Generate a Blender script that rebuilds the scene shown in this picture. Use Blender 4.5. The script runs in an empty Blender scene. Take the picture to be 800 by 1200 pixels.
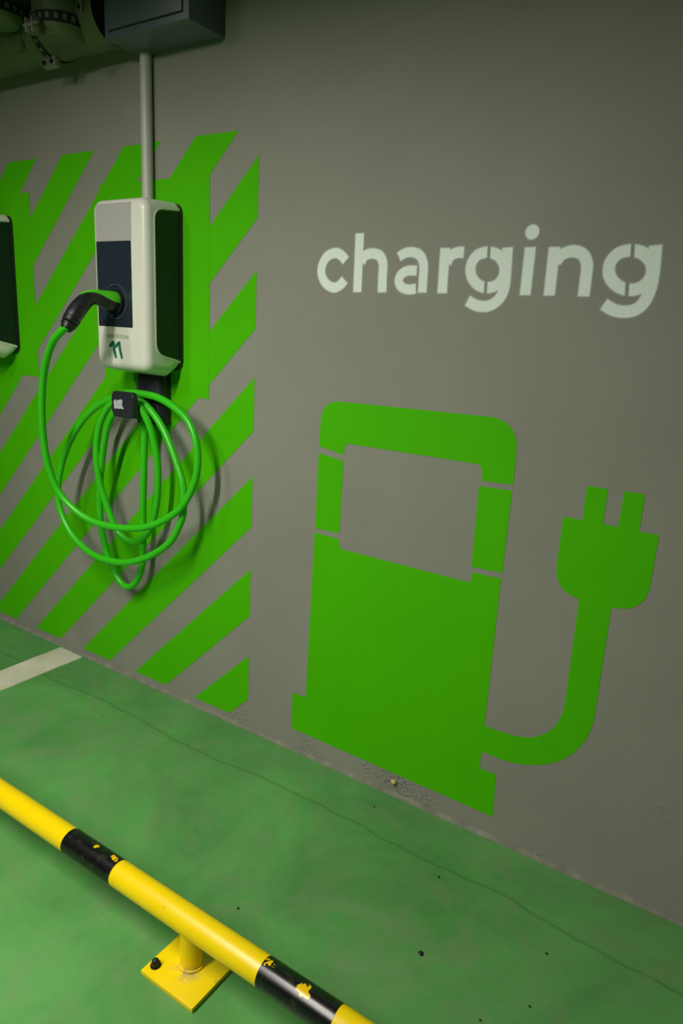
import bpy, bmesh, math, random
from mathutils import Vector, Matrix, noise
from mathutils.geometry import tessellate_polygon

random.seed(7)
PI = math.pi
C = bpy.context.scene.collection
SC = bpy.context.scene

# ------------------------------------------------------------ materials
def new_mat(name):
    m = bpy.data.materials.new(name); m.use_nodes = True
    nt = m.node_tree
    return m, nt, nt.nodes['Principled BSDF'], nt.links

def lin(c):
    return tuple(((v/255)/12.92 if v/255 <= .04045 else ((v/255+.055)/1.055)**2.4) for v in c) + (1,)

def mottled(name, c1, c2, scale=3.0, rough=.6, detail=5, bump=0.0, bscale=200, spec=.5, rough2=None, metal=0, dist=.002):
    m, nt, b, L = new_mat(name)
    tc = nt.nodes.new('ShaderNodeTexCoord')
    n = nt.nodes.new('ShaderNodeTexNoise'); n.inputs['Scale'].default_value = scale; n.inputs['Detail'].default_value = detail
    n.inputs['Roughness'].default_value = .6
    L.new(tc.outputs['Object'], n.inputs['Vector'])
    r = nt.nodes.new('ShaderNodeValToRGB')
    r.color_ramp.elements[0].position = .32; r.color_ramp.elements[1].position = .68
    r.color_ramp.elements[0].color = lin(c1); r.color_ramp.elements[1].color = lin(c2)
    L.new(n.outputs['Fac'], r.inputs['Fac']); L.new(r.outputs['Color'], b.inputs['Base Color'])
    b.inputs['Roughness'].default_value = rough
    b.inputs['Metallic'].default_value = metal
    b.inputs['Specular IOR Level'].default_value = spec
    if rough2 is not None:
        mr = nt.nodes.new('ShaderNodeMapRange'); mr.inputs['To Min'].default_value = rough; mr.inputs['To Max'].default_value = rough2
        mr.inputs['From Min'].default_value = .3; mr.inputs['From Max'].default_value = .7
        L.new(n.outputs['Fac'], mr.inputs['Value']); L.new(mr.outputs['Result'], b.inputs['Roughness'])
    if bump:
        n2 = nt.nodes.new('ShaderNodeTexNoise'); n2.inputs['Scale'].default_value = bscale; n2.inputs['Detail'].default_value = 4
        L.new(tc.outputs['Object'], n2.inputs['Vector'])
        bp = nt.nodes.new('ShaderNodeBump'); bp.inputs['Strength'].default_value = bump; bp.inputs['Distance'].default_value = dist
        L.new(n2.outputs['Fac'], bp.inputs['Height']); L.new(bp.outputs['Normal'], b.inputs['Normal'])
    return m

def math_node(nt, op, a, bb=None, clamp=False):
    n = nt.nodes.new('ShaderNodeMath'); n.operation = op; n.use_clamp = clamp
    for i, v in enumerate((a, bb)):
        if v is None: continue
        if isinstance(v, (int, float)): n.inputs[i].default_value = v
        else: nt.links.new(v, n.inputs[i])
    return n.outputs[0]

def floor_material():
    m, nt, b, L = new_mat('green_epoxy')
    tc = nt.nodes.new('ShaderNodeTexCoord'); P = tc.outputs['Object']
    def noise_(scale, detail=5, rough=.6, vec=P, distort=0):
        n = nt.nodes.new('ShaderNodeTexNoise'); n.inputs['Scale'].default_value = scale
        n.inputs['Detail'].default_value = detail; n.inputs['Roughness'].default_value = rough
        n.inputs['Distortion'].default_value = distort
        L.new(vec, n.inputs['Vector']); return n.outputs['Fac']
    def mix(f, a, c):
        x = nt.nodes.new('ShaderNodeMix'); x.data_type = 'RGBA'
        L.new(f, x.inputs['Factor'])
        for s, v in ((x.inputs['A'], a), (x.inputs['B'], c)):
            if isinstance(v, tuple): s.default_value = v
            else: L.new(v, s)
        return x.outputs['Result']
    def rng(v, a, bb, lo=0, hi=1):
        r = nt.nodes.new('ShaderNodeMapRange'); r.inputs['From Min'].default_value = a; r.inputs['From Max'].default_value = bb
        r.inputs['To Min'].default_value = lo; r.inputs['To Max'].default_value = hi
        L.new(v, r.inputs['Value']); return r.outputs['Result']
    big = noise_(2.2, 6, .62, distort=.6)
    col = mix(rng(big, .35, .65), lin(FLOOR_A), lin(FLOOR_B))
    # dusty, worn patches
    dust = noise_(5.5, 8, .7, distort=1.2)
    col = mix(rng(dust, .46, .78, 0, .7), col, lin((122, 142, 100)))
    # long faint scuffs
    mp = nt.nodes.new('ShaderNodeMapping'); mp.inputs['Scale'].default_value = (3, 26, 1); mp.inputs['Rotation'].default_value = (0, 0, .5)
    L.new(P, mp.inputs['Vector'])
    sc = noise_(2.0, 4, .6, vec=mp.outputs['Vector'])
    col = mix(rng(sc, .62, .8, 0, .22), col, lin((150, 170, 130)))
    # hairline crack running beside the wall
    sep = nt.nodes.new('ShaderNodeSeparateXYZ'); L.new(P, sep.inputs[0])
    wob = noise_(1.6, 6, .55)
    line = math_node(nt, 'ADD', sep.outputs['Y'], .192)
    wv = math_node(nt, 'MULTIPLY', math_node(nt, 'SUBTRACT', wob, .5), .16)
    d = math_node(nt, 'ABSOLUTE', math_node(nt, 'ADD', line, wv))
    col = mix(rng(d, .0015, .007, .28, 0), col, lin((30, 66, 34)))
    # grit specks stuck in the coating
    vo = nt.nodes.new('ShaderNodeTexVoronoi'); vo.inputs['Scale'].default_value = 13; L.new(P, vo.inputs['Vector'])
    wn = nt.nodes.new('ShaderNodeSeparateColor'); L.new(vo.outputs['Color'], wn.inputs[0])
    rad = rng(wn.outputs[0], .55, 1.0, 0.0, .045)
    spot = math_node(nt, 'LESS_THAN', vo.outputs['Distance'], rad)
    keep = math_node(nt, 'GREATER_THAN', wn.outputs[1], .55)
    col = mix(math_node(nt, 'MULTIPLY', spot, keep), col, lin((34, 50, 32)))
    L.new(col, b.inputs['Base Color'])
    L.new(rng(dust, .3, .7, .30, .5), b.inputs['Roughness'])
    b.inputs['Specular IOR Level'].default_value = .42
    bp = nt.nodes.new('ShaderNodeBump'); bp.inputs['Strength'].default_value = .25; bp.inputs['Distance'].default_value = .004
    L.new(noise_(14, 5, .6), bp.inputs['Height']); L.new(bp.outputs['Normal'], b.inputs['Normal'])
    return m

FLOOR_A = (80, 138, 74); FLOOR_B = (98, 166, 88)
M = {}
M['wall'] = mottled('grey_wall_paint', (143, 141, 132), (150, 149, 139), 2.4, .62, 6, .12, 45, spec=.3, dist=.003)
M['plain'] = mottled('pale_concrete', (70, 70, 66), (80, 80, 74), 1.2, .9)
M['floor'] = floor_material()
M['green'] = mottled('green_wall_paint', (76, 188, 0), (80, 194, 0), 3.0, .7, 5, .1, 45, spec=.12, dist=.003)
M['caulk'] = mottled('dusty_caulk', (112, 114, 100), (144, 144, 128), 18, .9, 8, .35, 60)
M['line'] = mottled('off_white_line_paint', (206, 200, 178), (226, 222, 202), 9, .6, 8, .3, 60)
M['shell'] = mottled('off_white_plastic', (226, 226, 212), (228, 228, 215), 2, .32)
M['label'] = mottled('light_grey_plastic', (176, 174, 170), (178, 176, 172), 2, .45)
M['panel'] = mottled('dark_slate_plastic', (36, 46, 56), (38, 49, 60), 6, .3)
M['ring'] = mottled('ring_highlight_grey', (62, 70, 78), (66, 74, 82), 6, .25)  # lighter grey puts the highlight along the socket ring into its colour
M['side'] = mottled('black_green_plastic', (20, 30, 31), (22, 33, 33), 6, .42)
M['black'] = mottled('black_plastic', (26, 28, 31), (31, 33, 37), 20, .38, bump=.1, bscale=300)
M['bracket'] = mottled('charcoal_plastic', (38, 41, 48), (42, 45, 52), 20, .42, bump=.08, bscale=300)
M['cable'] = mottled('bright_green_cable', (56, 198, 24), (62, 204, 28), 4, .33)
M['plug_green'] = mottled('green_plug_shell', (78, 204, 20), (82, 208, 22), 4, .4)
M['metal_box'] = mottled('blue_grey_powder_coat', (88, 98, 106), (92, 102, 110), 8, .38, bump=.1, bscale=250)
M['band_shade'] = mottled('dark_band_and_shade', (18, 20, 20), (22, 24, 24), 8, .8)  # near-black for clamp bands, and for shade painted at door gap and pipe end
M['conduit'] = mottled('grey_conduit_plastic', (190, 190, 178), (196, 196, 184), 5, .4)
M['pipe'] = mottled('dull_green_pipe', (82, 92, 62), (96, 106, 72), 4, .42, 6, .25, 20)
M['steel'] = mottled('dull_galvanised_steel', (150, 150, 142), (176, 176, 166), 14, .4, metal=.6)
M['bolt'] = mottled('blackened_bolt', (24, 24, 25), (40, 38, 36), 60, .45, metal=.3)
M['emblem'] = mottled('silver_emblem', (176, 178, 180), (196, 198, 200), 60, .4)
M['darkgreen'] = mottled('dark_green_print', (6, 112, 76), (8, 118, 80), 4, .5)
M['palegreen'] = mottled('pale_green_print', (150, 178, 120), (156, 184, 126), 4, .5)
M['white_spray'] = None
M['chip'] = mottled('yellowed_plaster', (196, 176, 110), (214, 196, 140), 60, .9)

def yellow_material():
    m, nt, b, L = new_mat('safety_yellow_paint')
    tc = nt.nodes.new('ShaderNodeTexCoord')
    n = nt.nodes.new('ShaderNodeTexNoise'); n.inputs['Scale'].default_value = 22; n.inputs['Detail'].default_value = 8
    n.inputs['Roughness'].default_value = .7
    L.new(tc.outputs['Object'], n.inputs['Vector'])
    r = nt.nodes.new('ShaderNodeValToRGB'); e = r.color_ramp.elements
    e[0].position = .3; e[0].color = lin((255, 222, 0)); e[1].position = .66; e[1].color = lin((252, 216, 0))
    e2 = e.new(.74); e2.color = lin((190, 160, 40))
    L.new(n.outputs['Fac'], r.inputs['Fac'])
    # grey cement dust round the foot of the post
    v = nt.nodes.new('ShaderNodeVectorMath'); v.operation = 'DISTANCE'; L.new(tc.outputs['Object'], v.inputs[0]); v.inputs[1].default_value = (-.004, -.006, .012)
    k = nt.nodes.new('ShaderNodeMapRange'); k.inputs['From Min'].default_value = .028; k.inputs['From Max'].default_value = .05; k.inputs['To Min'].default_value = 1; k.inputs['To Max'].default_value = 0
    L.new(v.outputs['Value'], k.inputs['Value'])
    k2 = nt.nodes.new('ShaderNodeMapRange'); k2.inputs['From Min'].default_value = .47; k2.inputs['From Max'].default_value = .6; k2.inputs['To Max'].default_value = .7
    L.new(n.outputs['Fac'], k2.inputs['Value'])
    mx = nt.nodes.new('ShaderNodeMix'); mx.data_type = 'RGBA'; L.new(math_node(nt, 'MULTIPLY', k.outputs['Result'], k2.outputs['Result']), mx.inputs['Factor'])
    L.new(r.outputs['Color'], mx.inputs['A']); mx.inputs['B'].default_value = lin((170, 160, 110)); L.new(mx.outputs['Result'], b.inputs['Base Color'])
    b.inputs['Roughness'].default_value = .34
    return m
M['yellow'] = yellow_material()

def band_material(chips):
    m, nt, b, L = new_mat('glossy_black_band')
    tc = nt.nodes.new('ShaderNodeTexCoord')
    n = nt.nodes.new('ShaderNodeTexNoise'); n.inputs['Scale'].default_value = 70; n.inputs['Detail'].default_value = 3
    L.new(tc.outputs['Object'], n.inputs['Vector'])
    nn = math_node(nt, 'MULTIPLY', math_node(nt, 'SUBTRACT', n.outputs['Fac'], .5), .045)
    tot = None
    for (x, y, z, r) in chips:
        v = nt.nodes.new('ShaderNodeVectorMath'); v.operation = 'DISTANCE'
        L.new(tc.outputs['Object'], v.inputs[0]); v.inputs[1].default_value = (x, y, z)
        k = math_node(nt, 'LESS_THAN', math_node(nt, 'ADD', v.outputs['Value'], nn), r)
        tot = k if tot is None else math_node(nt, 'MAXIMUM', tot, k)
    n3 = nt.nodes.new('ShaderNodeTexNoise'); n3.inputs['Scale'].default_value = 55; n3.inputs['Detail'].default_value = 9
    L.new(tc.outputs['Object'], n3.inputs['Vector'])
    scuff = nt.nodes.new('ShaderNodeMapRange'); scuff.inputs['From Min'].default_value = .56; scuff.inputs['From Max'].default_value = .72
    scuff.inputs['To Max'].default_value = .16
    L.new(n3.outputs['Fac'], scuff.inputs['Value'])
    a = nt.nodes.new('ShaderNodeMix'); a.data_type = 'RGBA'
    a.inputs['A'].default_value = lin((16, 17, 18)); a.inputs['B'].default_value = lin((110, 100, 60))
    L.new(scuff.outputs['Result'], a.inputs['Factor'])
    x = nt.nodes.new('ShaderNodeMix'); x.data_type = 'RGBA'
    L.new(a.outputs['Result'], x.inputs['A']); x.inputs['B'].default_value = lin((238, 196, 0))
    L.new(tot, x.inputs['Factor']); L.new(x.outputs['Result'], b.inputs['Base Color'])
    b.inputs['Roughness'].default_value = .27
    return m

def spray_material():
    m, nt, b, L = new_mat('white_spray_paint')
    tc = nt.nodes.new('ShaderNodeTexCoord')
    n = nt.nodes.new('ShaderNodeTexNoise'); n.inputs['Scale'].default_value = 260; n.inputs['Detail'].default_value = 3
    L.new(tc.outputs['Object'], n.inputs['Vector'])
    r = nt.nodes.new('ShaderNodeValToRGB')
    r.color_ramp.elements[0].position = .3; r.color_ramp.elements[1].position = .7
    r.color_ramp.elements[0].color = lin((232, 246, 238)); r.color_ramp.elements[1].color = lin((250, 255, 252))
    L.new(n.outputs['Fac'], r.inputs['Fac']); L.new(r.outputs['Color'], b.inputs['Base Color'])
    b.inputs['Roughness'].default_value = .7
    at = nt.nodes.new('ShaderNodeAttribute'); at.attribute_name = 'coverage'
    L.new(at.outputs['Fac'], b.inputs['Alpha'])
    return m
M['white_spray'] = spray_material()

def weather_wall(m):
    """flaking relief and fine dust along the foot of the wall"""
    nt = m.node_tree; L = nt.links; b = nt.nodes['Principled BSDF']
    tc = nt.nodes.new('ShaderNodeTexCoord'); sep = nt.nodes.new('ShaderNodeSeparateXYZ'); L.new(tc.outputs['Object'], sep.inputs[0])
    def nz(scale, detail):
        n = nt.nodes.new('ShaderNodeTexNoise'); n.inputs['Scale'].default_value = scale; n.inputs['Detail'].default_value = detail
        L.new(tc.outputs['Object'], n.inputs['Vector']); return n.outputs['Fac']
    def rng(v, a, bb, lo=0, hi=1):
        r = nt.nodes.new('ShaderNodeMapRange'); r.inputs['From Min'].default_value = a; r.inputs['From Max'].default_value = bb
        r.inputs['To Min'].default_value = lo; r.inputs['To Max'].default_value = hi
        L.new(v, r.inputs['Value']); return r.outputs['Result']
    zone = math_node(nt, 'MULTIPLY', rng(nz(3.2, 3), .49, .6), rng(sep.outputs['Z'], .12, .42, 1, 0))
    pits = math_node(nt, 'MULTIPLY', zone, rng(nz(95, 3), .5, .62))
    old = b.inputs['Normal'].links[0].from_node
    bp = nt.nodes.new('ShaderNodeBump'); bp.inputs['Strength'].default_value = .8; bp.inputs['Distance'].default_value = .002
    L.new(pits, bp.inputs['Height']); L.new(old.outputs['Normal'], bp.inputs['Normal']); L.new(bp.outputs['Normal'], b.inputs['Normal'])
    src = b.inputs['Base Color'].links[0].from_socket
    mx = nt.nodes.new('ShaderNodeMix'); mx.data_type = 'RGBA'
    v = nt.nodes.new('ShaderNodeVectorMath'); v.operation = 'DISTANCE'; L.new(tc.outputs['Object'], v.inputs[0]); v.inputs[1].default_value = (-.822, 0, .040)
    near = math_node(nt, 'MULTIPLY', rng(v.outputs['Value'], .015, .07, 1, 0), rng(nz(120, 4), .48, .6))
    L.new(math_node(nt, 'MULTIPLY', near, .6), mx.inputs['Factor'])
    L.new(src, mx.inputs['A']); mx.inputs['B'].default_value = lin((80, 78, 66)); L.new(mx.outputs['Result'], b.inputs['Base Color'])
weather_wall(M['wall'])

# ------------------------------------------------------------ mesh helpers
def link(name, me, mat, parent=None, smooth=False, angle=None):
    o = bpy.data.objects.new(name, me); C.objects.link(o)
    if mat: me.materials.append(mat)
    if smooth:
        for p in me.polygons: p.use_smooth = True
        if angle:
            try: me.set_sharp_from_angle(angle=math.radians(angle))
            except Exception: pass
    if parent is not None:
        o.parent = parent
    return o

def obj(name, bm, mat, parent=None, smooth=False, angle=35):
    bmesh.ops.recalc_face_normals(bm, faces=bm.faces[:])
    me = bpy.data.meshes.new(name); bm.to_mesh(me); bm.free()
    return link(name, me, mat, parent, smooth, angle)

BASE = {}
def thing(name, label, cat, loc=(0, 0, 0), group=None):
    o = bpy.data.objects.new(name, None); C.objects.link(o)
    o.location = loc; o.empty_display_size = .1
    o['label'] = label; o['category'] = cat
    if group: o['group'] = group
    BASE[o.name] = Vector(loc)
    return o

def part(name, bm, mat, t, smooth=False, angle=35, sub=None, label=None):
    """a part under thing t, mesh given in world metres; sub = parent part"""
    off = BASE[t.name]
    bmesh.ops.translate(bm, verts=bm.verts[:], vec=-off)
    o = obj(name, bm, mat, None, smooth, angle)
    o.parent = sub if sub is not None else t
    if label: o['label'] = label
    return o

def struct(name, bm, mat, smooth=False):
    o = obj(name, bm, mat, None, smooth); o['kind'] = 'structure'; return o

def box(bm, x0, x1, y0, y1, z0, z1, bev=0, seg=2):
    r = bmesh.ops.create_cube(bm, size=1, matrix=Matrix.Translation(((x0+x1)/2, (y0+y1)/2, (z0+z1)/2)) @ Matrix.Diagonal((x1-x0, y1-y0, z1-z0, 1)))
    if bev:
        es = list({e for v in r['verts'] for e in v.link_edges})
        bmesh.ops.bevel(bm, geom=es, offset=bev, segments=seg, profile=.5, affect='EDGES')
    return bm

def catmull(P, n=8, closed=False):
    out = []; N = len(P)
    for i in range(N-1):
        p0 = P[max(i-1, 0)]; p1 = P[i]; p2 = P[i+1]; p3 = P[min(i+2, N-1)]
        for k in range(n):
            t = k/n
            out.append(tuple(.5*((2*b)+(c-a)*t+(2*a-5*b+4*c-d)*t*t+(-a+3*b-3*c+d)*t**3) for a, b, c, d in zip(p0, p1, p2, p3)))
    out.append(tuple(P[-1])); return out

def tube(bm, pts, rad, seg=16, caps=True, ry=None):
    """sweep a circle (or ellipse) along pts; rad scalar or list"""
    pts = [Vector(p) for p in pts]; N = len(pts)
    rads = rad if isinstance(rad, (list, tuple)) else [rad]*N
    rys = ry if isinstance(ry, (list, tuple)) else ([ry]*N if ry else rads)
    t0 = (pts[1]-pts[0]).normalized()
    up = Vector((1, 0, 0)) if abs(t0.x) < .8 else Vector((0, 0, 1))
    u = (up - t0*up.dot(t0)).normalized(); rings = []
    for i in range(N):
        t = (pts[min(i+1, N-1)] - pts[max(i-1, 0)]).normalized()
        u = (u - t*u.dot(t)).normalized(); w = t.cross(u)
        rings.append([bm.verts.new(pts[i] + u*math.cos(2*PI*k/seg)*rads[i] + w*math.sin(2*PI*k/seg)*rys[i]) for k in range(seg)])
    for a, b in zip(rings, rings[1:]):
        for k in range(seg): bm.faces.new((a[k], a[(k+1) % seg], b[(k+1) % seg], b[k]))
    if caps: bm.faces.new(rings[0][::-1]); bm.faces.new(rings[-1])
    return bm

def ring(bm, c, axis, r0, r1, h, seg=48, teeth=0):
    """a hollow band around an axis ('x','y','z'), outer r1, inner r0"""
    c = Vector(c); ax = {'x': Vector((1, 0, 0)), 'y': Vector((0, 1, 0)), 'z': Vector((0, 0, 1))}[axis]
    u = Vector((0, 1, 0)) if axis == 'x' else Vector((1, 0, 0)); w = ax.cross(u)
    A = []
    for k in range(seg):
        a = 2*PI*k/seg; d = u*math.cos(a)+w*math.sin(a)
        ro = r1 if not teeth or (k*teeth//seg) % 2 == 0 else r1-(r1-r0)*.6
        A.append([bm.verts.new(c+d*r0-ax*h/2), bm.verts.new(c+d*ro-ax*h/2), bm.verts.new(c+d*ro+ax*h/2), bm.verts.new(c+d*r0+ax*h/2)])
    for k in range(seg):
        a, b = A[k], A[(k+1) % seg]
        for j in range(4): bm.faces.new((a[j], a[(j+1) % 4], b[(j+1) % 4], b[j]))
    return bm

def slab(bm, poly, y, th=.0004):
    """a coat of paint: outline in wall metres (x,z), front at y-th"""
    f = [bm.verts.new((x, y-th, z)) for x, z in poly]; g = [bm.verts.new((x, y, z)) for x, z in poly]
    for tri in tessellate_polygon([[Vector((x, z, 0)) for x, z in poly]]):
        bm.faces.new([f[i] for i in tri]); bm.faces.new([g[i] for i in tri][::-1])
    for i in range(len(poly)):
        j = (i+1) % len(poly); bm.faces.new((f[i], f[j], g[j], g[i]))
    return bm

def rounded(pts, radii, n=8):
    """round the corners of a polygon"""
    out = []; N = len(pts)
    for i, (p, r) in enumerate(zip(pts, radii)):
        if r <= 0: out.append(tuple(p)); continue
        p = Vector(p); a = (Vector(pts[i-1])-p); b = (Vector(pts[(i+1) % N])-p)
        r = min(r, a.length*.49, b.length*.49)
        s = p+a.normalized()*r; e = p+b.normalized()*r
        for k in range(n+1):
            t = k/n; q = s*(1-t)**2 + p*2*t*(1-t) + e*t*t
            # push the quadratic towards a circular arc
            out.append(tuple(q))
    return out

# ------------------------------------------------------------ the garage bay
XL, XR, YF, ZC = -6.0, 3.0, -7.0, 3.0
bm = bmesh.new(); box(bm, XL-.1, XR+.1, 0, .2, -.1, ZC+.1); struct('wall_rear', bm, M['wall'])
bm = bmesh.new(); box(bm, XL-.1, XR+.1, YF, 0, -.1, 0); struct('floor', bm, M['floor'])
bm = bmesh.new(); box(bm, XL-.1, XR+.1, YF, 0, ZC, ZC+.1); struct('ceiling', bm, M['plain'])
bm = bmesh.new(); box(bm, XL-.1, XL, YF, 0, 0, ZC); struct('wall_left', bm, M['plain'])
bm = bmesh.new(); box(bm, XR, XR+.1, YF, 0, 0, ZC); struct('wall_right', bm, M['plain'])
bm = bmesh.new(); box(bm, XL-.1, XR+.1, YF-.1, YF, 0, ZC); struct('wall_front', bm, M['plain'])

# rough caulk fillet in the corner of wall and floor
bm = bmesh.new(); prev = None; n = 900
for i in range(n+1):
    x = -3.6 + 4.4*i/n
    a = noise.noise(Vector((x*3, 0, 0)))*.5 + noise.noise(Vector((x*13, 3, 0)))*.35 + noise.noise(Vector((x*50, 7, 0)))*.12
    b = noise.noise(Vector((x*4, 9, 0)))*.5 + noise.noise(Vector((x*21, 5, 0)))*.35 + noise.noise(Vector((x*60, 2, 0)))*.1
    h = .012 + .006*a; d = .010 + .005*b; s = .55+.1*a
    row = [bm.verts.new(p) for p in ((x, .004, h), (x, -.0008, h), (x, -d*.35, h*s), (x, -d*.7, h*.35), (x, -d, .0006), (x, -d, -.004))]
    if prev:
        for j in range(5): bm.faces.new((prev[j], prev[j+1], row[j+1], row[j]))
    prev = row
struct('baseboard_rear', bm, M['caulk'], True)

# ------------------------------------------------------------ painted stripes
t = thing('striped_wall_marking', 'green diagonal stripes and tall blocks painted on grey wall behind the chargers', 'wall marking', (-2.4, 0, 1.0))
XE, SL = -1.40, .971
def clip(poly, f):
    out = []
    for i in range(len(poly)):
        a, b = poly[i-1], poly[i]; fa, fb = f(a), f(b)
        if (fa < 0) != (fb < 0):
            s = fa/(fa-fb); out.append((a[0]+(b[0]-a[0])*s, a[1]+(b[1]-a[1])*s))
        if fb >= 0: out.append(b)
    return out
for k in range(13):
    z0, z1 = .113+.3103*k, .2785+.3105*k
    if k == 0: z0 = .113
    xl = -3.55
    poly = [(XE, z0), (XE, z1), (xl, z1+SL*(xl-XE)), (xl, z0+SL*(xl-XE))]
    for f in (lambda p: 1.90-p[1], lambda p: p[1]-.030): 
        poly = clip(poly, f) if poly else poly
    if len(poly) < 3: continue
    bm = bmesh.new(); slab(bm, poly, -.0004); part('stripe', bm, M['green'], t)
for x1 in (-1.589, -2.489, -3.389+.35):
    x0 = -2.096 if x1 == -1.589 else (-2.996 if x1 == -2.489 else -3.55)
    bm = bmesh.new(); slab(bm, [(x0, 1.125), (x1, 1.125), (x1, 1.792), (x0, 1.792)], -.0009); part('block', bm, M['green'], t, label='tall green rectangle behind a charger')

# ------------------------------------------------------------ pump pictogram
t = thing('fuel_pump_pictogram', 'green stencilled fuel pump painted on grey wall, its hose ending in a plug', 'wall marking', (-.8, 0, .07))
def paint(name, pts, radii, th=.0004, y=-.0004):
    bm = bmesh.new(); slab(bm, rounded(pts, radii), y); return part(name, bm, M['green'], t)
paint('pump_top', [(-1.149, 1.030), (-1.147, 1.166), (-.560, 1.174), (-.556, 1.012), (-.640, 1.009), (-.643, 1.050), (-1.060, 1.051), (-1.062, 1.017)],
      [0, .075, .085, 0, 0, .04, .035, 0])
paint('pump_side', [(-1.150, 1.010), (-1.150, .780), (-1.062, .782), (-1.062, .999)], [0]*4)
paint('pump_side', [(-.646, .994), (-.643, .775), (-.558, .779), (-.557, .997)], [0]*4)
paint('pump_body', [(-1.152, .766), (-1.062, .764), (-1.060, .735), (-.646, .731), (-.640, .738), (-.640, .761), (-.559, .763), (-.557, .203),
                    (-.509, .203), (-.504, .069), (-1.208, .076), (-1.213, .206), (-1.158, .208)],
      [0, .008, .028, 0, .004, 0, 0, 0, 0, 0, 0, 0, 0])
inner = [(-.3565, .477), (-.361, .440), (-.376, .398), (-.408, .363), (-.442, .345), (-.485, .337), (-.5575, .335)]
outer = [(-.5572, .254), (-.47, .257), (-.405, .277), (-.35, .312), (-.312, .358), (-.290, .408), (-.2815, .455)]
inner = catmull(inner, 5); outer = catmull(outer, 5)
bm = bmesh.new(); slab(bm, [(-.3598, .758)] + inner + outer + [(-.2835, .758)], -.0004); part('hose', bm, M['green'], t)
bm = bmesh.new()
slab(bm, rounded([(-.424, .955), (-.379, .955), (-.379, 1.039), (-.332, 1.039), (-.331, .955), (-.297, .955), (-.296, 1.040), (-.251, 1.040), (-.250, .953), (-.208, .953),
     (-.208, .758), (-.424, .758)], [0, 0, 0, 0, 0, 0, 0, 0, 0, 0, .078, .078], 10), -.0004)
part('plug', bm, M['green'], t)

# ------------------------------------------------------------ the word "charging"
t = thing('charging_lettering', 'pale sprayed stencil word charging on the grey wall above the pump', 'lettering', (-.7, 0, 1.46))
SW = .0262
def seg_field(poly):
    """signed distance to a butt-ended ribbon along poly (negative inside)"""
    S = []
    for i, (a, b) in enumerate(zip(poly, poly[1:])):
        d = (b[0]-a[0], b[1]-a[1]); l = math.hypot(*d)
        if l > 1e-7: S.append((a, (d[0]/l, d[1]/l), l))
    n = len(S)
    ends = () if math.dist(poly[0], poly[-1]) < 1e-4 else ((S[0][0], (-S[0][1][0], -S[0][1][1])), (poly[-1], S[-1][1]))
    def f(x, z, w):
        best = 9
        for i, (a, d, l) in enumerate(S):
            px, pz = x-a[0], z-a[1]; s = px*d[0]+pz*d[1]; q = abs(px*d[1]-pz*d[0])
            over = 0
            if s < 0:
                if i == 0: v = max(-s, q-w) if q < w else math.hypot(-s, q-w)
                else: v = math.hypot(s, q)-w
            elif s > l:
                if i == n-1: v = max(s-l, q-w) if q < w else math.hypot(s-l, q-w)
                else: v = math.hypot(s-l, q)-w
            else: v = q-w
            if v < best: best = v
        for e, d in ends:
            px, pz = x-e[0], z-e[1]
            if px*px+pz*pz < (1.7*w)**2: best = max(best, px*d[0]+pz*d[1])
        return best
    return f
def letter(strokes, gaps=(), dots=(), sw=SW):
    F = [(seg_field(s), sw/2) for s in strokes]; G = [(seg_field(g), .0036) for g in gaps]
    xs = [p[0] for s in strokes for p in s] + [d[0] for d in dots]; zs = [p[1] for s in strokes for p in s] + [d[1] for d in dots]
    x0, x1, z0, z1 = min(xs)-.03, max(xs)+.03, min(zs)-.03, max(zs)+.03
    st = .0019; nx = int((x1-x0)/st)+1; nz = int((z1-z0)/st)+1
    cov = {}
    def sm(v, a, b):
        u = min(max((v-a)/(b-a), 0), 1); return u*u*(3-2*u)
    for i in range(nx+1):
        for j in range(nz+1):
            x = x0+i*st; z = z0+j*st
            d = min([f(x, z, w) for f, w in F] + [math.hypot(x-c[0], z-c[1])-c[2] for c in dots])
            if d > .006: continue
            c = .93*(1-sm(d, -.0022, .0026)) + .07*(1-sm(d, 0, .006))
            for g, w in G:
                c *= sm(g(x, z, w), -.0014, .0018)
            if c > .004: cov[(i, j)] = c
    verts = {}; V = []; col = []; Fc = []
    ox, _, oz = BASE[t.name]
    for i in range(nx):
        for j in range(nz):
            q = [(i, j), (i+1, j), (i+1, j+1), (i, j+1)]
            if sum(1 for k in q if k in cov) < 2: continue
            ids = []
            for k in q:
                if k not in verts:
                    verts[k] = len(V); V.append((x0+k[0]*st-ox, -.0006, z0+k[1]*st-oz)); col.append(cov.get(k, 0.0))
                ids.append(verts[k])
            Fc.append(ids)
    me = bpy.data.meshes.new('letter'); me.from_pydata(V, [], Fc)
    at = me.attributes.new('coverage', 'FLOAT', 'POINT')
    at.data.foreach_set('value', col)
    o = link('letter', me, M['white_spray']); o.parent = t; return o
def cm(p, n=6): return catmull(p, n)
def ellipse(c, rx, rz, n=44): return [(c[0]+rx*math.cos(2*PI*k/n), c[1]+rz*math.sin(2*PI*k/n)) for k in range(n+1)]
# c
letter([cm([(-1.0890, 1.5442), (-1.1042, 1.5578), (-1.1253, 1.5646), (-1.1545, 1.5526), (-1.1687, 1.5201), (-1.1549, 1.4887), (-1.1261, 1.4746), (-1.1039, 1.4811), (-1.0898, 1.4954)])])
# h
letter([[(-1.0492, 1.6126), (-1.0470, 1.4637)], cm([(-1.0399, 1.5399), (-1.0283, 1.5570), (-1.0049, 1.5614), (-0.9830, 1.5548), (-0.9722, 1.5353), (-0.9715, 1.5064), (-0.9698, 1.4645)])])
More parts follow.
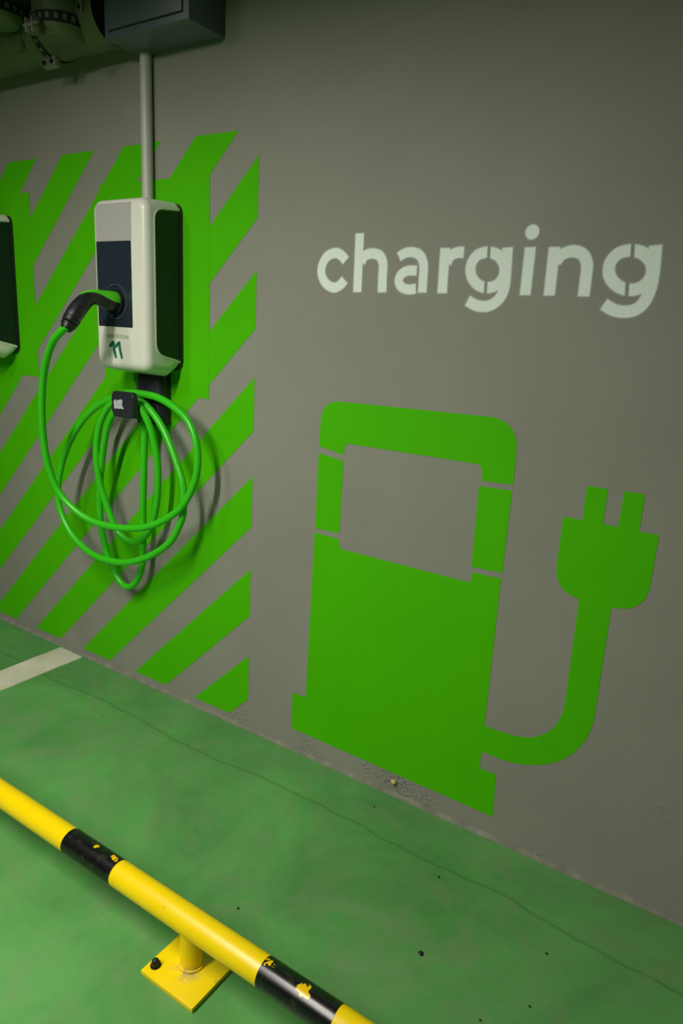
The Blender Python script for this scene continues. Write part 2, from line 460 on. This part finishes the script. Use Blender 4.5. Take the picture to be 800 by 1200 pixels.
# a
letter([cm([(-0.9263, 1.5522), (-0.9096, 1.5611), (-0.8876, 1.5633), (-0.8660, 1.5552), (-0.8540, 1.5347), (-0.8520, 1.5027), (-0.8515, 1.4655)]), cm([(-0.8715, 1.5188), (-0.8970, 1.5184), (-0.9157, 1.5096), (-0.9219, 1.4940), (-0.9131, 1.4789), (-0.8930, 1.4728), (-0.8705, 1.4748)])], sw=.0245)
# r
letter([[(-0.7976, 1.5720), (-0.7955, 1.4651)], cm([(-0.7903, 1.5360), (-0.7818, 1.5527), (-0.7657, 1.5605), (-0.7463, 1.5610)])])
# g
def gee(ringpts, stem, hook, gaps):
    letter([ringpts, stem, hook], gaps)
g1 = [(-0.6855, 1.5614), (-0.6607, 1.5546), (-0.6435, 1.5376), (-0.6381, 1.5207), (-0.6403, 1.5030), (-0.6529, 1.4866), (-0.6764, 1.4797), (-0.7017, 1.4861), (-0.7186, 1.5026), (-0.7251, 1.5207), (-0.7225, 1.5388), (-0.7093, 1.5551), (-0.6855, 1.5614)]
gee(cm(g1), [(-0.6368, 1.5706), (-0.6341, 1.5230)], cm([(-0.6343, 1.5245), (-0.6335, 1.4883), (-0.6367, 1.4688), (-0.6456, 1.4530), (-0.6595, 1.4417), (-0.6786, 1.4360), (-0.7019, 1.4382), (-0.7255, 1.4486)]), [[(-0.6830, 1.5809), (-0.6812, 1.5424)], [(-0.6821, 1.4996), (-0.6804, 1.4642)]])
# i
letter([[(-0.5816, 1.5704), (-0.5812, 1.4640)]], dots=[(*[(-0.5813, 1.6029)][0], .0165)])
# n
letter([[(-0.5256, 1.5698), (-0.5241, 1.4642)], cm([(-0.5182, 1.5368), (-0.5071, 1.5528), (-0.4836, 1.5601), (-0.4607, 1.5530), (-0.4482, 1.5328), (-0.4466, 1.5046), (-0.4462, 1.4638)])])
# g
g2 = [(-0.3592, 1.5605), (-0.3347, 1.5543), (-0.3158, 1.5377), (-0.3097, 1.5201), (-0.3123, 1.5018), (-0.3263, 1.4853), (-0.3484, 1.4791), (-0.3736, 1.4858), (-0.3925, 1.5021), (-0.3994, 1.5202), (-0.3971, 1.5389), (-0.3830, 1.5549), (-0.3592, 1.5605)]
gee(cm(g2), [(-0.3113, 1.5696), (-0.3073, 1.5225)], cm([(-0.3076, 1.5239), (-0.3071, 1.4949), (-0.3101, 1.4740), (-0.3178, 1.4521), (-0.3331, 1.4378), (-0.3547, 1.4333), (-0.3779, 1.4369), (-0.4000, 1.4480)]), [[(-0.3573, 1.5780), (-0.3543, 1.5417)], [(-0.3571, 1.4998), (-0.3537, 1.4626)]])

# ------------------------------------------------------------ wall charger
def make_charger():
    x0, x1 = -1.953, -1.707; yf = -.148
    t = thing('wall_charger', 'white wall charger numbered 11 with dark socket panel, a green cable plugged in', 'charger', (-1.826, 0, 1.19), 'wall chargers')
    # black mounting plate
    bm = bmesh.new(); r = rounded([(x0-.004, 1.717), (x1+.005, 1.717), (x1+.005, 1.206), (x0-.004, 1.206)], [.036]*4, 8)
    f = [bm.verts.new((x, -.0115, z)) for x, z in r]; g = [bm.verts.new((x, -.0010, z)) for x, z in r]
    bm.faces.new(f); bm.faces.new(g[::-1])
    for i in range(len(r)): j = (i+1) % len(r); bm.faces.new((f[i], f[j], g[j], g[i]))
    part('back_plate', bm, M['black'], t, True, 40)
    # shell: side profile extruded across, then rounded
    prof = [(-.010, 1.719), (yf, 1.713), (yf, 1.205), (-.052, 1.188), (-.010, 1.213)]
    bm = bmesh.new()
    a = [bm.verts.new((x0, y, z)) for y, z in prof]; b = [bm.verts.new((x1, y, z)) for y, z in prof]
    bm.faces.new(a); bm.faces.new(b[::-1])
    for i in range(5):
        j = (i+1) % 5; bm.faces.new((a[i], b[i], b[j], a[j]))
    bmesh.ops.recalc_face_normals(bm, faces=bm.faces[:])
    bm.edges.ensure_lookup_table()
    # cross edges running back from the front corners
    es = [e for e in bm.edges if abs((e.verts[0].co-e.verts[1].co).x) < 1e-6 and {i for v in e.verts for i, (y, z) in enumerate(prof) if (v.co - Vector((v.co.x, y, z))).length < 1e-6} in ({0, 1}, {2, 3}, {3, 4})]
    bmesh.ops.bevel(bm, geom=es, offset=.034, segments=6, profile=.5, affect='EDGES', clamp_overlap=True)
    # front outline
    fr = [e for e in bm.edges if all(abs(v.co.y-yf) < 1e-5 for v in e.verts)]
    bmesh.ops.bevel(bm, geom=fr, offset=.024, segments=7, profile=.5, affect='EDGES', clamp_overlap=True)
    shell = part('shell', bm, M['shell'], t, True, 30)
    # side panels, set in a pale bevelled frame
    for s, xx in ((1, x1), (-1, x0)):
        def pan(xa, grow):
            pts = [(-.012, 1.690+grow), (-.109-grow, 1.681+grow), (-.109-grow, 1.262-grow), (-.012, 1.240-grow)]
            return [(xa, y, z) for y, z in rounded(pts, [0, .03+grow, .035+grow, 0], 8)]
        bm = bmesh.new()
        A = [bm.verts.new(p) for p in pan(xx+s*.0004, .010)]; B = [bm.verts.new(p) for p in pan(xx+s*.0022, .004)]; D = [bm.verts.new(p) for p in pan(xx-s*.003, .0005)]
        for U, W_ in ((A, B), (B, D)):
            for i in range(len(U)-1): bm.faces.new((U[i], U[i+1], W_[i+1], W_[i]))
        part('side_frame', bm, M['shell'], t, True, 50)
        bm = bmesh.new(); P_ = [bm.verts.new(p) for p in pan(xx+s*.0008, .0008)]; Q_ = [bm.verts.new(p) for p in pan(xx-s*.004, .0008)]
        bm.faces.new(P_); bm.faces.new(Q_[::-1])
        for i in range(len(P_)): j = (i+1) % len(P_); bm.faces.new((P_[i], P_[j], Q_[j], Q_[i]))
        part('side_panel', bm, M['side'], t, label='dark inset side panel')
    # grey name plate at the top of the front, following its rounded corners
    def face_plate(name, pts, rad, mat, y, th):
        bm = bmesh.new(); r = rounded(pts, rad, 6)
        f = [bm.verts.new((x, y-th, z)) for x, z in r]; g = [bm.verts.new((x, y+.004, z)) for x, z in r]
        bm.faces.new(f); bm.faces.new(g[::-1])
        for i in range(len(r)): j = (i+1) % len(r); bm.faces.new((f[i], f[j], g[j], g[i]))
        return part(name, bm, mat, t)
    face_plate('name_plate', [(-1.931, 1.593), (-1.931, 1.700), (-1.768, 1.700), (-1.770, 1.593)], [0, .018, 0, 0], M['label'], yf, .0010)
    p = face_plate('socket_panel', [(-1.931, 1.336), (-1.931, 1.5915), (-1.7715, 1.5915), (-1.7715, 1.336)], [.002, .002, .002, .002], M['panel'], yf, .0016)
    # socket: raised ring coloured for its highlight and dark recess collar
    bm = bmesh.new(); ring(bm, (-1.842, yf-.003, 1.412), 'y', .050, .0535, .0045, 48); part('socket_ring', bm, M['ring'], t, True, 40, sub=p)
    bm = bmesh.new(); ring(bm, (-1.842, yf-.006, 1.412), 'y', .024, .037, .011, 48); part('socket', bm, M['black'], t, True, 40, sub=p)
    for xx, zz in ((-1.842, 1.462), (-1.905, 1.352)):
        bm = bmesh.new(); tube(bm, [(xx, yf+.001, zz), (xx, yf-.004, zz)], .0042, 12); part('indicator', bm, M['black'], t, sub=p)
    # printed number and small words
    def stroke(bm, pts, w):
        pts = catmull(pts, 6); L_, R_ = [], []
        for i, q in enumerate(pts):
            a, b = pts[max(i-1, 0)], pts[min(i+1, len(pts)-1)]; dx, dz = b[0]-a[0], b[1]-a[1]; l = math.hypot(dx, dz)
            ww = w*(.75+.25*math.sin(PI*i/(len(pts)-1)))
            L_.append(bm.verts.new((q[0]-dz/l*ww/2, yf-.0010, q[1]+dx/l*ww/2))); R_.append(bm.verts.new((q[0]+dz/l*ww/2, yf-.0010, q[1]-dx/l*ww/2)))
        for i in range(len(L_)-1): bm.faces.new((L_[i], R_[i], R_[i+1], L_[i+1]))
    bm = bmesh.new()
    for k in (0, 1):
        dx = .0285*k
        stroke(bm, [(-1.884+dx, 1.2725), (-1.875+dx, 1.2800), (-1.863+dx, 1.2895)], .0115)
        stroke(bm, [(-1.8635+dx, 1.2900), (-1.8625+dx, 1.268), (-1.8575+dx, 1.252), (-1.853+dx, 1.2385)], .0115)
    part('number', bm, M['darkgreen'], t, label='green handwritten style number 11')
    cu = bpy.data.curves.new('words', 'FONT'); cu.body = 'GREEN EDITION'; cu.size = .0165; cu.align_x = 'CENTER'; cu.extrude = .0002
    to = bpy.data.objects.new('words', cu); C.objects.link(to)
    bpy.context.view_layer.update()
    me = bpy.data.meshes.new_from_object(to.evaluated_get(bpy.context.evaluated_depsgraph_get()))
    bpy.data.objects.remove(to)
    me.transform(Matrix.Translation(Vector((-1.846, yf-.0008, 1.301))-BASE[t.name]) @ Matrix.Rotation(PI/2, 4, 'X') @ Matrix.Diagonal((.88, 1, 1, 1)))
    me.materials.clear()
    wo = link('small_words', me, M['palegreen']); wo.parent = t; wo['label'] = 'small pale green printed words'
    return t
ch = make_charger()

def copy_tree(o, parent=None):
    c = o.copy(); C.objects.link(c); c.parent = parent
    for k in list(o.children): copy_tree(k, c)
    return c
c2 = copy_tree(ch); c2.location = (-1.826-.900, 0, 1.19)
c2['label'] = 'second wall charger cut off by the left edge, only its dark side seen'

# ------------------------------------------------------------ cable holder under the charger
t = thing('cable_holder', 'black plastic cable holder on the wall below the charger numbered 11', 'cable holder', (-1.826, 0, 1.02))
bm = bmesh.new()
n = 20; cols = []
for z in (1.022, 1.195):
    row = [(-1.892, -.0015), (-1.892, -.022)]
    row += [(-1.827-.065*math.cos(PI*k/n), -.022-.034*math.sin(PI*k/n)**.8) for k in range(1, n)]
    row += [(-1.762, -.022), (-1.762, -.0015)]
    cols.append([bm.verts.new((x, y, z)) for x, y in row])
bm.faces.new(cols[0][::-1]); bm.faces.new(cols[1])
for i in range(len(cols[0])):
    j = (i+1) % len(cols[0]); bm.faces.new((cols[0][i], cols[0][j], cols[1][j], cols[1][i]))
bmesh.ops.bevel(bm, geom=[e for e in bm.edges if all(abs(v.co.z-1.022) < 1e-5 for v in e.verts)], offset=.004, segments=2, affect='EDGES')
part('wall_bracket', bm, M['bracket'], t, True, 40)
bm = bmesh.new(); tube(bm, [(-1.827, -.054, 1.150), (-1.827, -.0575, 1.150)], .011, 24); part('screw_cap', bm, M['black'], t, True, 40)
bm = bmesh.new(); ring(bm, (-1.827, -.0572, 1.150), 'y', .0085, .011, .002, 24); part('screw_rim', bm, M['bracket'], t, True, 40)
bm = bmesh.new(); box(bm, -1.872, -1.782, -.135, -.045, 1.048, 1.088, .008, 3); part('arm', bm, M['black'], t, True, 40)
bm = bmesh.new()
r = rounded([(-1.880, 1.050), (-1.880, 1.133), (-1.778, 1.133), (-1.778, 1.050)], [.016]*4, 6)
f = [bm.verts.new((x, -.150, z)) for x, z in r]; g = [bm.verts.new((x, -.130, z)) for x, z in r]
bm.faces.new(f); bm.faces.new(g[::-1])
for i in range(len(r)): j = (i+1) % len(r); bm.faces.new((f[i], f[j], g[j], g[i]))
bmesh.ops.bevel(bm, geom=[e for e in bm.edges if all(v.co.y < -.149 for v in e.verts)], offset=.003, segments=3, affect='EDGES')
fp = part('front_plate', bm, M['bracket'], t, True, 40)
em = [(195,290),(204,284),(213,276),(222,292),(238,278),(250,283),(262,275),(276,284),(280,298),(272,312),(276,330),(288,355),(268,352),(255,348),(240,354),(222,348),(204,354),(197,340),(200,322),(194,310)]
ec = [(-1.846+(x-240)*.00051, 1.092-(y-315)*.00040+(x-240)*.00004) for x, y in em]
bm = bmesh.new(); f = [bm.verts.new((x, -.1512, z)) for x, z in ec]; g = [bm.verts.new((x, -.1495, z)) for x, z in ec]
for tri in tessellate_polygon([[Vector((x, z, 0)) for x, z in ec]]): bm.faces.new([f[i] for i in tri])
for i in range(len(ec)): j = (i+1) % len(ec); bm.faces.new((f[i], f[j], g[j], g[i]))
part('emblem', bm, M['emblem'], t, sub=fp, label='silver emblem')

# ------------------------------------------------------------ charging cable with its connector
t = thing('charging_cable', 'green charging cable plugged into the charger and coiled over the black holder', 'cable', (-1.842, -.15, 1.41))
path = [(-1.8355, -0.3360, 1.3322), (-1.8677, -0.3340, 1.3163), (-1.9291, -0.3220, 1.2812), (-1.9979, -0.3020, 1.2178), (-2.0473, -0.2850, 1.1442), (-2.0821, -0.2700, 1.0572), (-2.1088, -0.2520, 0.9525), (-2.1156, -0.2340, 0.8521), (-2.0956, -0.2160, 0.7710), (-2.0443, -0.1980, 0.7157), (-1.9777, -0.1800, 0.6818), (-1.8886, -0.1620, 0.6712), (-1.7790, -0.1450, 0.6836), (-1.6897, -0.1320, 0.7164), (-1.6029, -0.1200, 0.7768), (-1.5593, -0.1100, 0.8447), (-1.5401, -0.1030, 0.9157), (-1.5488, -0.0980, 0.9954), (-1.5859, -0.0940, 1.0577), (-1.6480, -0.0920, 1.0966), (-1.7275, -0.0900, 1.1212), (-1.8079, -0.0900, 1.1262), (-1.8766, -0.0920, 1.1214), (-1.9345, -0.0980, 1.1021), (-2.0070, -0.1050, 1.0693), (-2.0817, -0.1100, 1.0144), (-2.1533, -0.1140, 0.9333), (-2.2110, -0.1170, 0.8317), (-2.2398, -0.1190, 0.7211), (-2.2168, -0.1200, 0.6400), (-2.1501, -0.1210, 0.5676), (-2.0369, -0.1200, 0.5229), (-1.8951, -0.1180, 0.5289), (-1.7712, -0.1140, 0.5734), (-1.6664, -0.1080, 0.6451), (-1.6197, -0.1020, 0.7194), (-1.6062, -0.0980, 0.7721), (-1.6128, -0.0930, 0.8471), (-1.6426, -0.0880, 0.9108), (-1.6967, -0.0840, 0.9998), (-1.7496, -0.0820, 1.0577), (-1.7998, -0.0850, 1.0946), (-1.8499, -0.0900, 1.1097), (-1.9093, -0.0940, 1.0986), (-1.9642, -0.0980, 1.0674), (-2.0078, -0.1000, 1.0071), (-2.0300, -0.1000, 0.9356), (-2.0344, -0.0980, 0.8616), (-2.0297, -0.0920, 0.7887), (-2.0225, -0.0880, 0.7564), (-2.0022, -0.0820, 0.6989), (-1.9662, -0.0750, 0.6216), (-1.9003, -0.0700, 0.5926), (-1.8440, -0.0680, 0.6136), (-1.8004, -0.0690, 0.6602), (-1.7678, -0.0720, 0.7313), (-1.7490, -0.0760, 0.8218), (-1.7434, -0.0830, 0.9168), (-1.7575, -0.0940, 1.0129), (-1.7830, -0.1060, 1.0725), (-1.8122, -0.1120, 1.0977), (-1.8683, -0.1140, 1.0922), (-1.9241, -0.1120, 1.0465), (-1.9676, -0.1040, 0.9900), (-2.0021, -0.0940, 0.9145), (-2.0330, -0.0820, 0.8350), (-2.0585, -0.0720, 0.7635), (-2.0661, -0.0680, 0.7168), (-2.0700, -0.0640, 0.6408), (-2.0559, -0.0600, 0.5472), (-2.0252, -0.0570, 0.4732), (-1.9804, -0.0550, 0.4179), (-1.9373, -0.0540, 0.4079), (-1.8947, -0.0540, 0.4388), (-1.8622, -0.0550, 0.5026), (-1.8493, -0.0580, 0.5988), (-1.8388, -0.0640, 0.7258), (-1.8300, -0.0680, 0.7993), (-1.8185, -0.0740, 0.8755), (-1.8096, -0.0780, 0.9690), (-1.8083, -0.0780, 1.0169), (-1.8093, -0.0780, 1.0538)]
bm = bmesh.new(); tube(bm, catmull(path, 6), .0118, 16); part('cable', bm, M['cable'], t, True, 60)
# connector: path in the plane through the socket, from panel to cable
cp = [(-1.842, -.1585, 1.412), (-1.842, -.180, 1.413), (-1.842, -.205, 1.417), (-1.842, -.232, 1.4200), (-1.842, -.258, 1.4120), (-1.842, -.283, 1.3920), (-1.842, -.304, 1.3680), (-1.842, -.320, 1.3460)]
cr = [.0290, .0285, .0245, .0215, .0225, .0250, .0258, .0232]
cpp = catmull([p+(r,) for p, r in zip(cp, cr)], 6)
bm = bmesh.new(); tube(bm, [q[:3] for q in cpp], [q[3] for q in cpp], 24, ry=[q[3]*1.0 for q in cpp])
body = part('connector_body', bm, M['black'], t, True, 60)
# green upper shell of the connector
bm = bmesh.new(); rings = []
sub_ = cpp[:27]
for i, q in enumerate(sub_):
    a = Vector(sub_[max(i-1, 0)][:3]); b = Vector(sub_[min(i+1, len(sub_)-1)][:3]); tt = (b-a).normalized()
    u = Vector((1, 0, 0)); w = tt.cross(u); w = w if w.z > 0 else -w
    k_ = i/(len(sub_)-1); half = math.radians(92*(1-k_**2.4)+5); rr = q[3]
    row = []
    for k in range(13):
        ang = -half+2*half*k/12; row.append(bm.verts.new(Vector(q[:3]) + (w*math.cos(ang)+u*math.sin(ang))*(rr+.0016)))
    for k in range(12, -1, -1):
        ang = -half+2*half*k/12; row.append(bm.verts.new(Vector(q[:3]) + (w*math.cos(ang)+u*math.sin(ang))*(rr-.002)))
    rings.append(row)
for a, b in zip(rings, rings[1:]):
    for k in range(26): bm.faces.new((a[k], a[(k+1) % 26], b[(k+1) % 26], b[k]))
bm.faces.new(rings[0]); bm.faces.new(rings[-1][::-1])
part('connector_cover', bm, M['plug_green'], t, True, 50, label='bright green upper shell of the plug')
# ribbed strain relief
dirv = (Vector(cp[-1])-Vector(cp[-2])).normalized(); p0 = Vector(cp[-1])
for k, rr in enumerate((.0260, .0245, .0228)):
    bm = bmesh.new(); a = p0+dirv*(-.012+.0105*k); tube(bm, [a, a+dirv*.002, a+dirv*.006, a+dirv*.008], [rr-.002, rr, rr, rr-.002], 24)
    part('grip_ring', bm, M['black'], t, True, 50, sub=body)
bm = bmesh.new(); tube(bm, [p0+dirv*.012, p0+dirv*.022, p0+dirv*.030], [.021, .019, .0150], 24); part('cable_boot', bm, M['black'], t, True, 50, sub=body)

# ------------------------------------------------------------ conduit
t = thing('conduit', 'pale grey vertical conduit running from the metal box down to the charger', 'conduit', (-1.838, -.032, 1.70))
bm = bmesh.new(); tube(bm, [(-1.838, -.0195, 1.7235), (-1.838, -.0195, 2.139)], .0178, 28); part('pipe', bm, M['conduit'], t, True, 50)

# ------------------------------------------------------------ metal enclosure
X0, X1, YB, Z0, Z1 = -1.872, -1.533, -.142, 2.139, 2.60
t = thing('electrical_box', 'blue grey metal electrical box on the wall above the white conduit', 'electrical box', (-1.70, 0, Z0))
bm = bmesh.new(); box(bm, X0, X1, YB, -.0015, Z0, Z1, .004, 2); enc = part('body', bm, M['metal_box'], t, True, 40)
bm = bmesh.new(); box(bm, X0+.020, X1-.020, YB-.0010, YB+.002, Z0+.019, Z1-.022); part('seam_shade', bm, M['band_shade'], t, sub=enc, label='dark sheet coloured as the shaded gap around the door')  # dark sheet under the door, the shade of the gap put into colour
bm = bmesh.new(); box(bm, X0+.0225, X1-.023, YB-.004, YB+.002, Z0+.023, Z1-.025, .0015, 2); door = part('door', bm, M['metal_box'], t, True, 40)
bm = bmesh.new(); tube(bm, [(X1-.045, YB-.003, 2.36), (X1-.045, YB-.008, 2.36)], .010, 20); part('lock', bm, M['steel'], t, True, 40, sub=door)
bm = bmesh.new(); box(bm, X0-.006, X0+.001, -.060, -.022, Z0+.02, Z1-.02, .001)
part('gland_strip', bm, M['steel'], t, True, 40)

# ------------------------------------------------------------ pipework in the corner
t = thing('pipe_assembly', 'thick dull green pipe with clamp collars and risers at the top left', 'pipe', (-2.2, -.14, 2.225))
PC = (-.092, 2.228)
bm = bmesh.new(); tube(bm, [(-3.6, *PC), (-2.5, *PC), (-1.94, *PC), (-1.889, *PC), (-1.887, *PC)], [.085, .085, .085, .085, .083], 48, caps=False); mp_ = part('main_pipe', bm, M['pipe'], t, True, 40)
bm = bmesh.new(); tube(bm, [(-1.896, *PC), (-1.892, *PC)], .082, 40); part('end_shade_disc', bm, M['band_shade'], t, sub=mp_, label='dark disc coloured as the shaded open end')  # dark disc closes the pipe, its inner shade painted as colour
def collar(c, axis, r, h, teeth):
    bm = bmesh.new(); ring(bm, c, axis, r-.004, r+.0055, h, 176, teeth); part('clamp_collar', bm, M['pipe'], t)
    bm = bmesh.new(); ring(bm, c, axis, r-.004, r+.003, h+.014, 60); part('clamp_band', bm, M['band_shade'], t, True, 30)
bm = bmesh.new(); tube(bm, [(-2.035, -.165, 2.150), (-2.035, -.165, 2.172), (-2.035, -.165, 2.60)], [.066, .082, .082], 40); part('riser', bm, M['pipe'], t, True, 40)
collar((-2.035, -.165, 2.192), 'z', .082, .014, 44)
collar((-2.165, *PC), 'x', .085, .014, 44)
bm = bmesh.new(); tube(bm, [(-2.235, -.235, 2.205), (-2.235, -.235, 2.228), (-2.235, -.235, 2.60)], [.05, .068, .068], 36); part('riser', bm, M['pipe'], t, True, 40)
collar((-2.235, -.235, 2.240), 'z', .068, .014, 36)
# bolted lugs
def lug(c):
    x, y, z = c
    bm = bmesh.new(); box(bm, x-.020, x+.020, y-.003, y+.012, z-.030, z+.010, .002); l = part('clamp_lug', bm, M['pipe'], t, True, 40)
    for sx in (-1, 1):
        bm = bmesh.new(); box(bm, x+sx*.014-.003, x+sx*.014+.003, y-.018, y-.003, z-.028, z+.008, .001); part('ear', bm, M['steel'], t, True, 40, sub=l)
    bm = bmesh.new(); tube(bm, [(x-.032, y-.010, z-.008), (x+.034, y-.010, z-.008)], .0045, 10); part('bolt', bm, M['steel'], t, True, 30, sub=l)
lug((-2.030, -.262, 2.172))
bm = bmesh.new(); box(bm, -2.200, -2.140, -.120, -.098, 2.118, 2.150, .004, 2); l = part('clamp_lug', bm, M['steel'], t, True, 40)
for xx in (-2.188, -2.152):
    bm = bmesh.new(); tube(bm, [(xx, -.120, 2.132), (xx, -.125, 2.132)], .007, 6); part('bolt', bm, M['bolt'], t, sub=l)
# raised maker's plate and a hanger tab
bm = bmesh.new(); box(bm, -2.262, -2.228, -.178, -.160, 2.165, 2.215, .002); part('plate', bm, M['pipe'], t, True, 40)
bm = bmesh.new(); box(bm, -1.935, -1.915, -.186, -.165, 2.205, 2.34, .003); l = part('hanger_tab', bm, M['pipe'], t, True, 40)
bm = bmesh.new(); tube(bm, [(-1.925, -.186, 2.218), (-1.925, -.190, 2.218)], .006, 10); part('bolt', bm, M['bolt'], t, sub=l)

# ------------------------------------------------------------ barrier rail
BY, BZ, BR = -.785, .120, .0300
t = thing('barrier_rail', 'low yellow steel barrier rail with black bands bolted to the green floor', 'barrier', (-.88, BY, 0))
bm = bmesh.new(); tube(bm, [(-1.98, BY, BZ), (-1.974, BY, BZ), (.234, BY, BZ), (.24, BY, BZ)], [.026, BR, BR, .026], 48); part('rail', bm, M['yellow'], t, True, 40)
M['band'] = band_material([(-0.3129, 0.0047, 0.1501, 0.0040), (-0.2541, 0.0039, 0.1502, 0.0060), (-0.2422, -0.0009, 0.1505, 0.0040), (0.2937, -0.0068, 0.1497, 0.0080), (0.3038, -0.0096, 0.1490, 0.0090), (0.2111, 0.0003, 0.1505, 0.0060)])
for xc in (-1.812, -1.2025, -.5935, .0155):
    bm = bmesh.new(); ring(bm, (xc, BY, BZ), 'x', BR-.001, BR+.0005, .175, 64); part('black_band', bm, M['band'], t, True, 40)
for xc in (-1.80, -.882, .04):
    bm = bmesh.new(); tube(bm, [(xc, BY, .010), (xc, BY, .030), (xc, BY, BZ-.012)], .0245, 32); post = part('post', bm, M['yellow'], t, True, 40)
    bm = bmesh.new(); ring(bm, (xc, BY, .0145), 'z', .0240, .0285, .006, 40); part('weld_bead', bm, M['yellow'], t, True, 60, sub=post)
    bm = bmesh.new(); box(bm, xc-.075, xc+.077, BY-.076, BY+.076, 0.0, .012, .0012); bp_ = part('base_plate', bm, M['yellow'], t, True, 30)
    for bx, by in ((-.058, -.050), (.058, .050)):
        bm = bmesh.new()
        tube(bm, [(xc+bx, BY+by, .012), (xc+bx, BY+by, .0140)], .0115, 24)
        tube(bm, [(xc+bx, BY+by, .0140), (xc+bx, BY+by, .0215)], .0100, 6)
        tube(bm, [(xc+bx, BY+by, .0210), (xc+bx, BY+by, .0260), (xc+bx, BY+by, .0290), (xc+bx, BY+by, .0302)], [.0082, .0074, .0048, .0010], 18)
        part('anchor_bolt', bm, M['bolt'], t, True, 40, sub=bp_, label='black domed anchor bolt')

# ------------------------------------------------------------ parking line
bm = bmesh.new(); L_, R_ = [], []
n = 160
for i in range(n+1):
    y = -.018-3.2*i/n
    a = noise.noise(Vector((y*9, 1, 0)))*.004+noise.noise(Vector((y*45, 4, 0)))*.0015
    b = noise.noise(Vector((y*9, 8, 0)))*.004+noise.noise(Vector((y*45, 2, 0)))*.0015
    L_.append((-2.420+a, y)); R_.append((-2.284+b, y))
pts = L_ + R_[::-1]
f = [bm.verts.new((x, y, .0035)) for x, y in pts]; g = [bm.verts.new((x+(-.002 if i <= n else .002), y, .0)) for i, (x, y) in enumerate(pts)]
for i in range(n): bm.faces.new((f[i], f[i+1], f[2*n-i], f[2*n+1-i]))
for i in range(len(pts)): j = (i+1) % len(pts); bm.faces.new((f[i], f[j], g[j], g[i]))
o = obj('parking_line', bm, M['line']); o['label'] = 'off white painted parking line on the green floor meeting the wall'; o['category'] = 'floor marking'

# ------------------------------------------------------------ small debris
def blob(name, c, r, sq, mat, label, cat, group=None, seed=0, sub=2):
    bm = bmesh.new(); bmesh.ops.create_icosphere(bm, subdivisions=sub, radius=1)
    for v in bm.verts:
        k = 1+.35*noise.noise(v.co*1.3+Vector((seed*3.1, 0, 0)))
        v.co = Vector((v.co.x*r*k*1.15, v.co.y*r*k, v.co.z*r*k*sq))
    o = obj(name, bm, mat, None, True, 60); o.location = c
    o['label'] = label; o['category'] = cat
    if group: o['group'] = group
    return o
blob('plaster_chip', (-0.8161, -0.0060, 0.0477), .0085, .8, M['chip'], 'yellowish plaster chip at the wall foot below the painted pump', 'debris', seed=4)
for k, (x, y) in enumerate([(-0.4893, -0.4570), (-0.8107, -0.7872), (-0.8089, -0.7760), (-0.9063, -0.6060), (-0.8331, -0.0881), (-0.5570, -0.2219), (-0.2540, -0.2853), (-0.2433, -0.4367), (-0.3176, -0.5272)]):
    blob('pebble', (x, y, .0018), [.0058, .0042, .0032, .003, .0026, .003, .0028, .0026, .0026][k], .5, M['bolt'], 'tiny dark grit lying on the green floor', 'grit', 'dark grit on the floor', seed=k)

# ------------------------------------------------------------ lights: ceiling battens running out from the wall
def lamp(name, x, y0, y1, z, w, power, col):
    l = bpy.data.lights.new(name, 'AREA'); l.shape = 'RECTANGLE'; l.size = w; l.size_y = abs(y1-y0); l.energy = power; l.color = col
    o = bpy.data.objects.new(name, l); C.objects.link(o); o.location = (x, (y0+y1)/2, z); return o
lamp('hanging_batten', -1.40, -1.25, -3.3, 2.24, .05, 80, (1, .97, .88))
lamp('hanging_batten', -2.1, -1.2, -2.1, 2.30, .05, 10, (1, .97, .88))

w = bpy.data.worlds.new('World'); SC.world = w; w.use_nodes = True
w.node_tree.nodes['Background'].inputs[0].default_value = (.6, .7, .6, 1); w.node_tree.nodes['Background'].inputs[1].default_value = .05

# ------------------------------------------------------------ camera
cam = bpy.data.cameras.new('Camera'); co = bpy.data.objects.new('Camera', cam); C.objects.link(co)
cam.sensor_fit = 'HORIZONTAL'; cam.sensor_width = 36; cam.lens = 36.5947
co.matrix_world = Matrix(((0.8343349, -0.1810327, 0.5206846, 0.0000000), (0.5487575, 0.1828906, -0.8157305, -1.6600000), (0.0524456, 0.9663220, 0.2519351, 1.3600000), (0, 0, 0, 1)))
cam.clip_start = .02
SC.camera = co
vs = SC.view_settings
vs.view_transform = 'Standard'; vs.look = 'None'; vs.exposure = -0.08; vs.gamma = 1; vs.use_curve_mapping = False
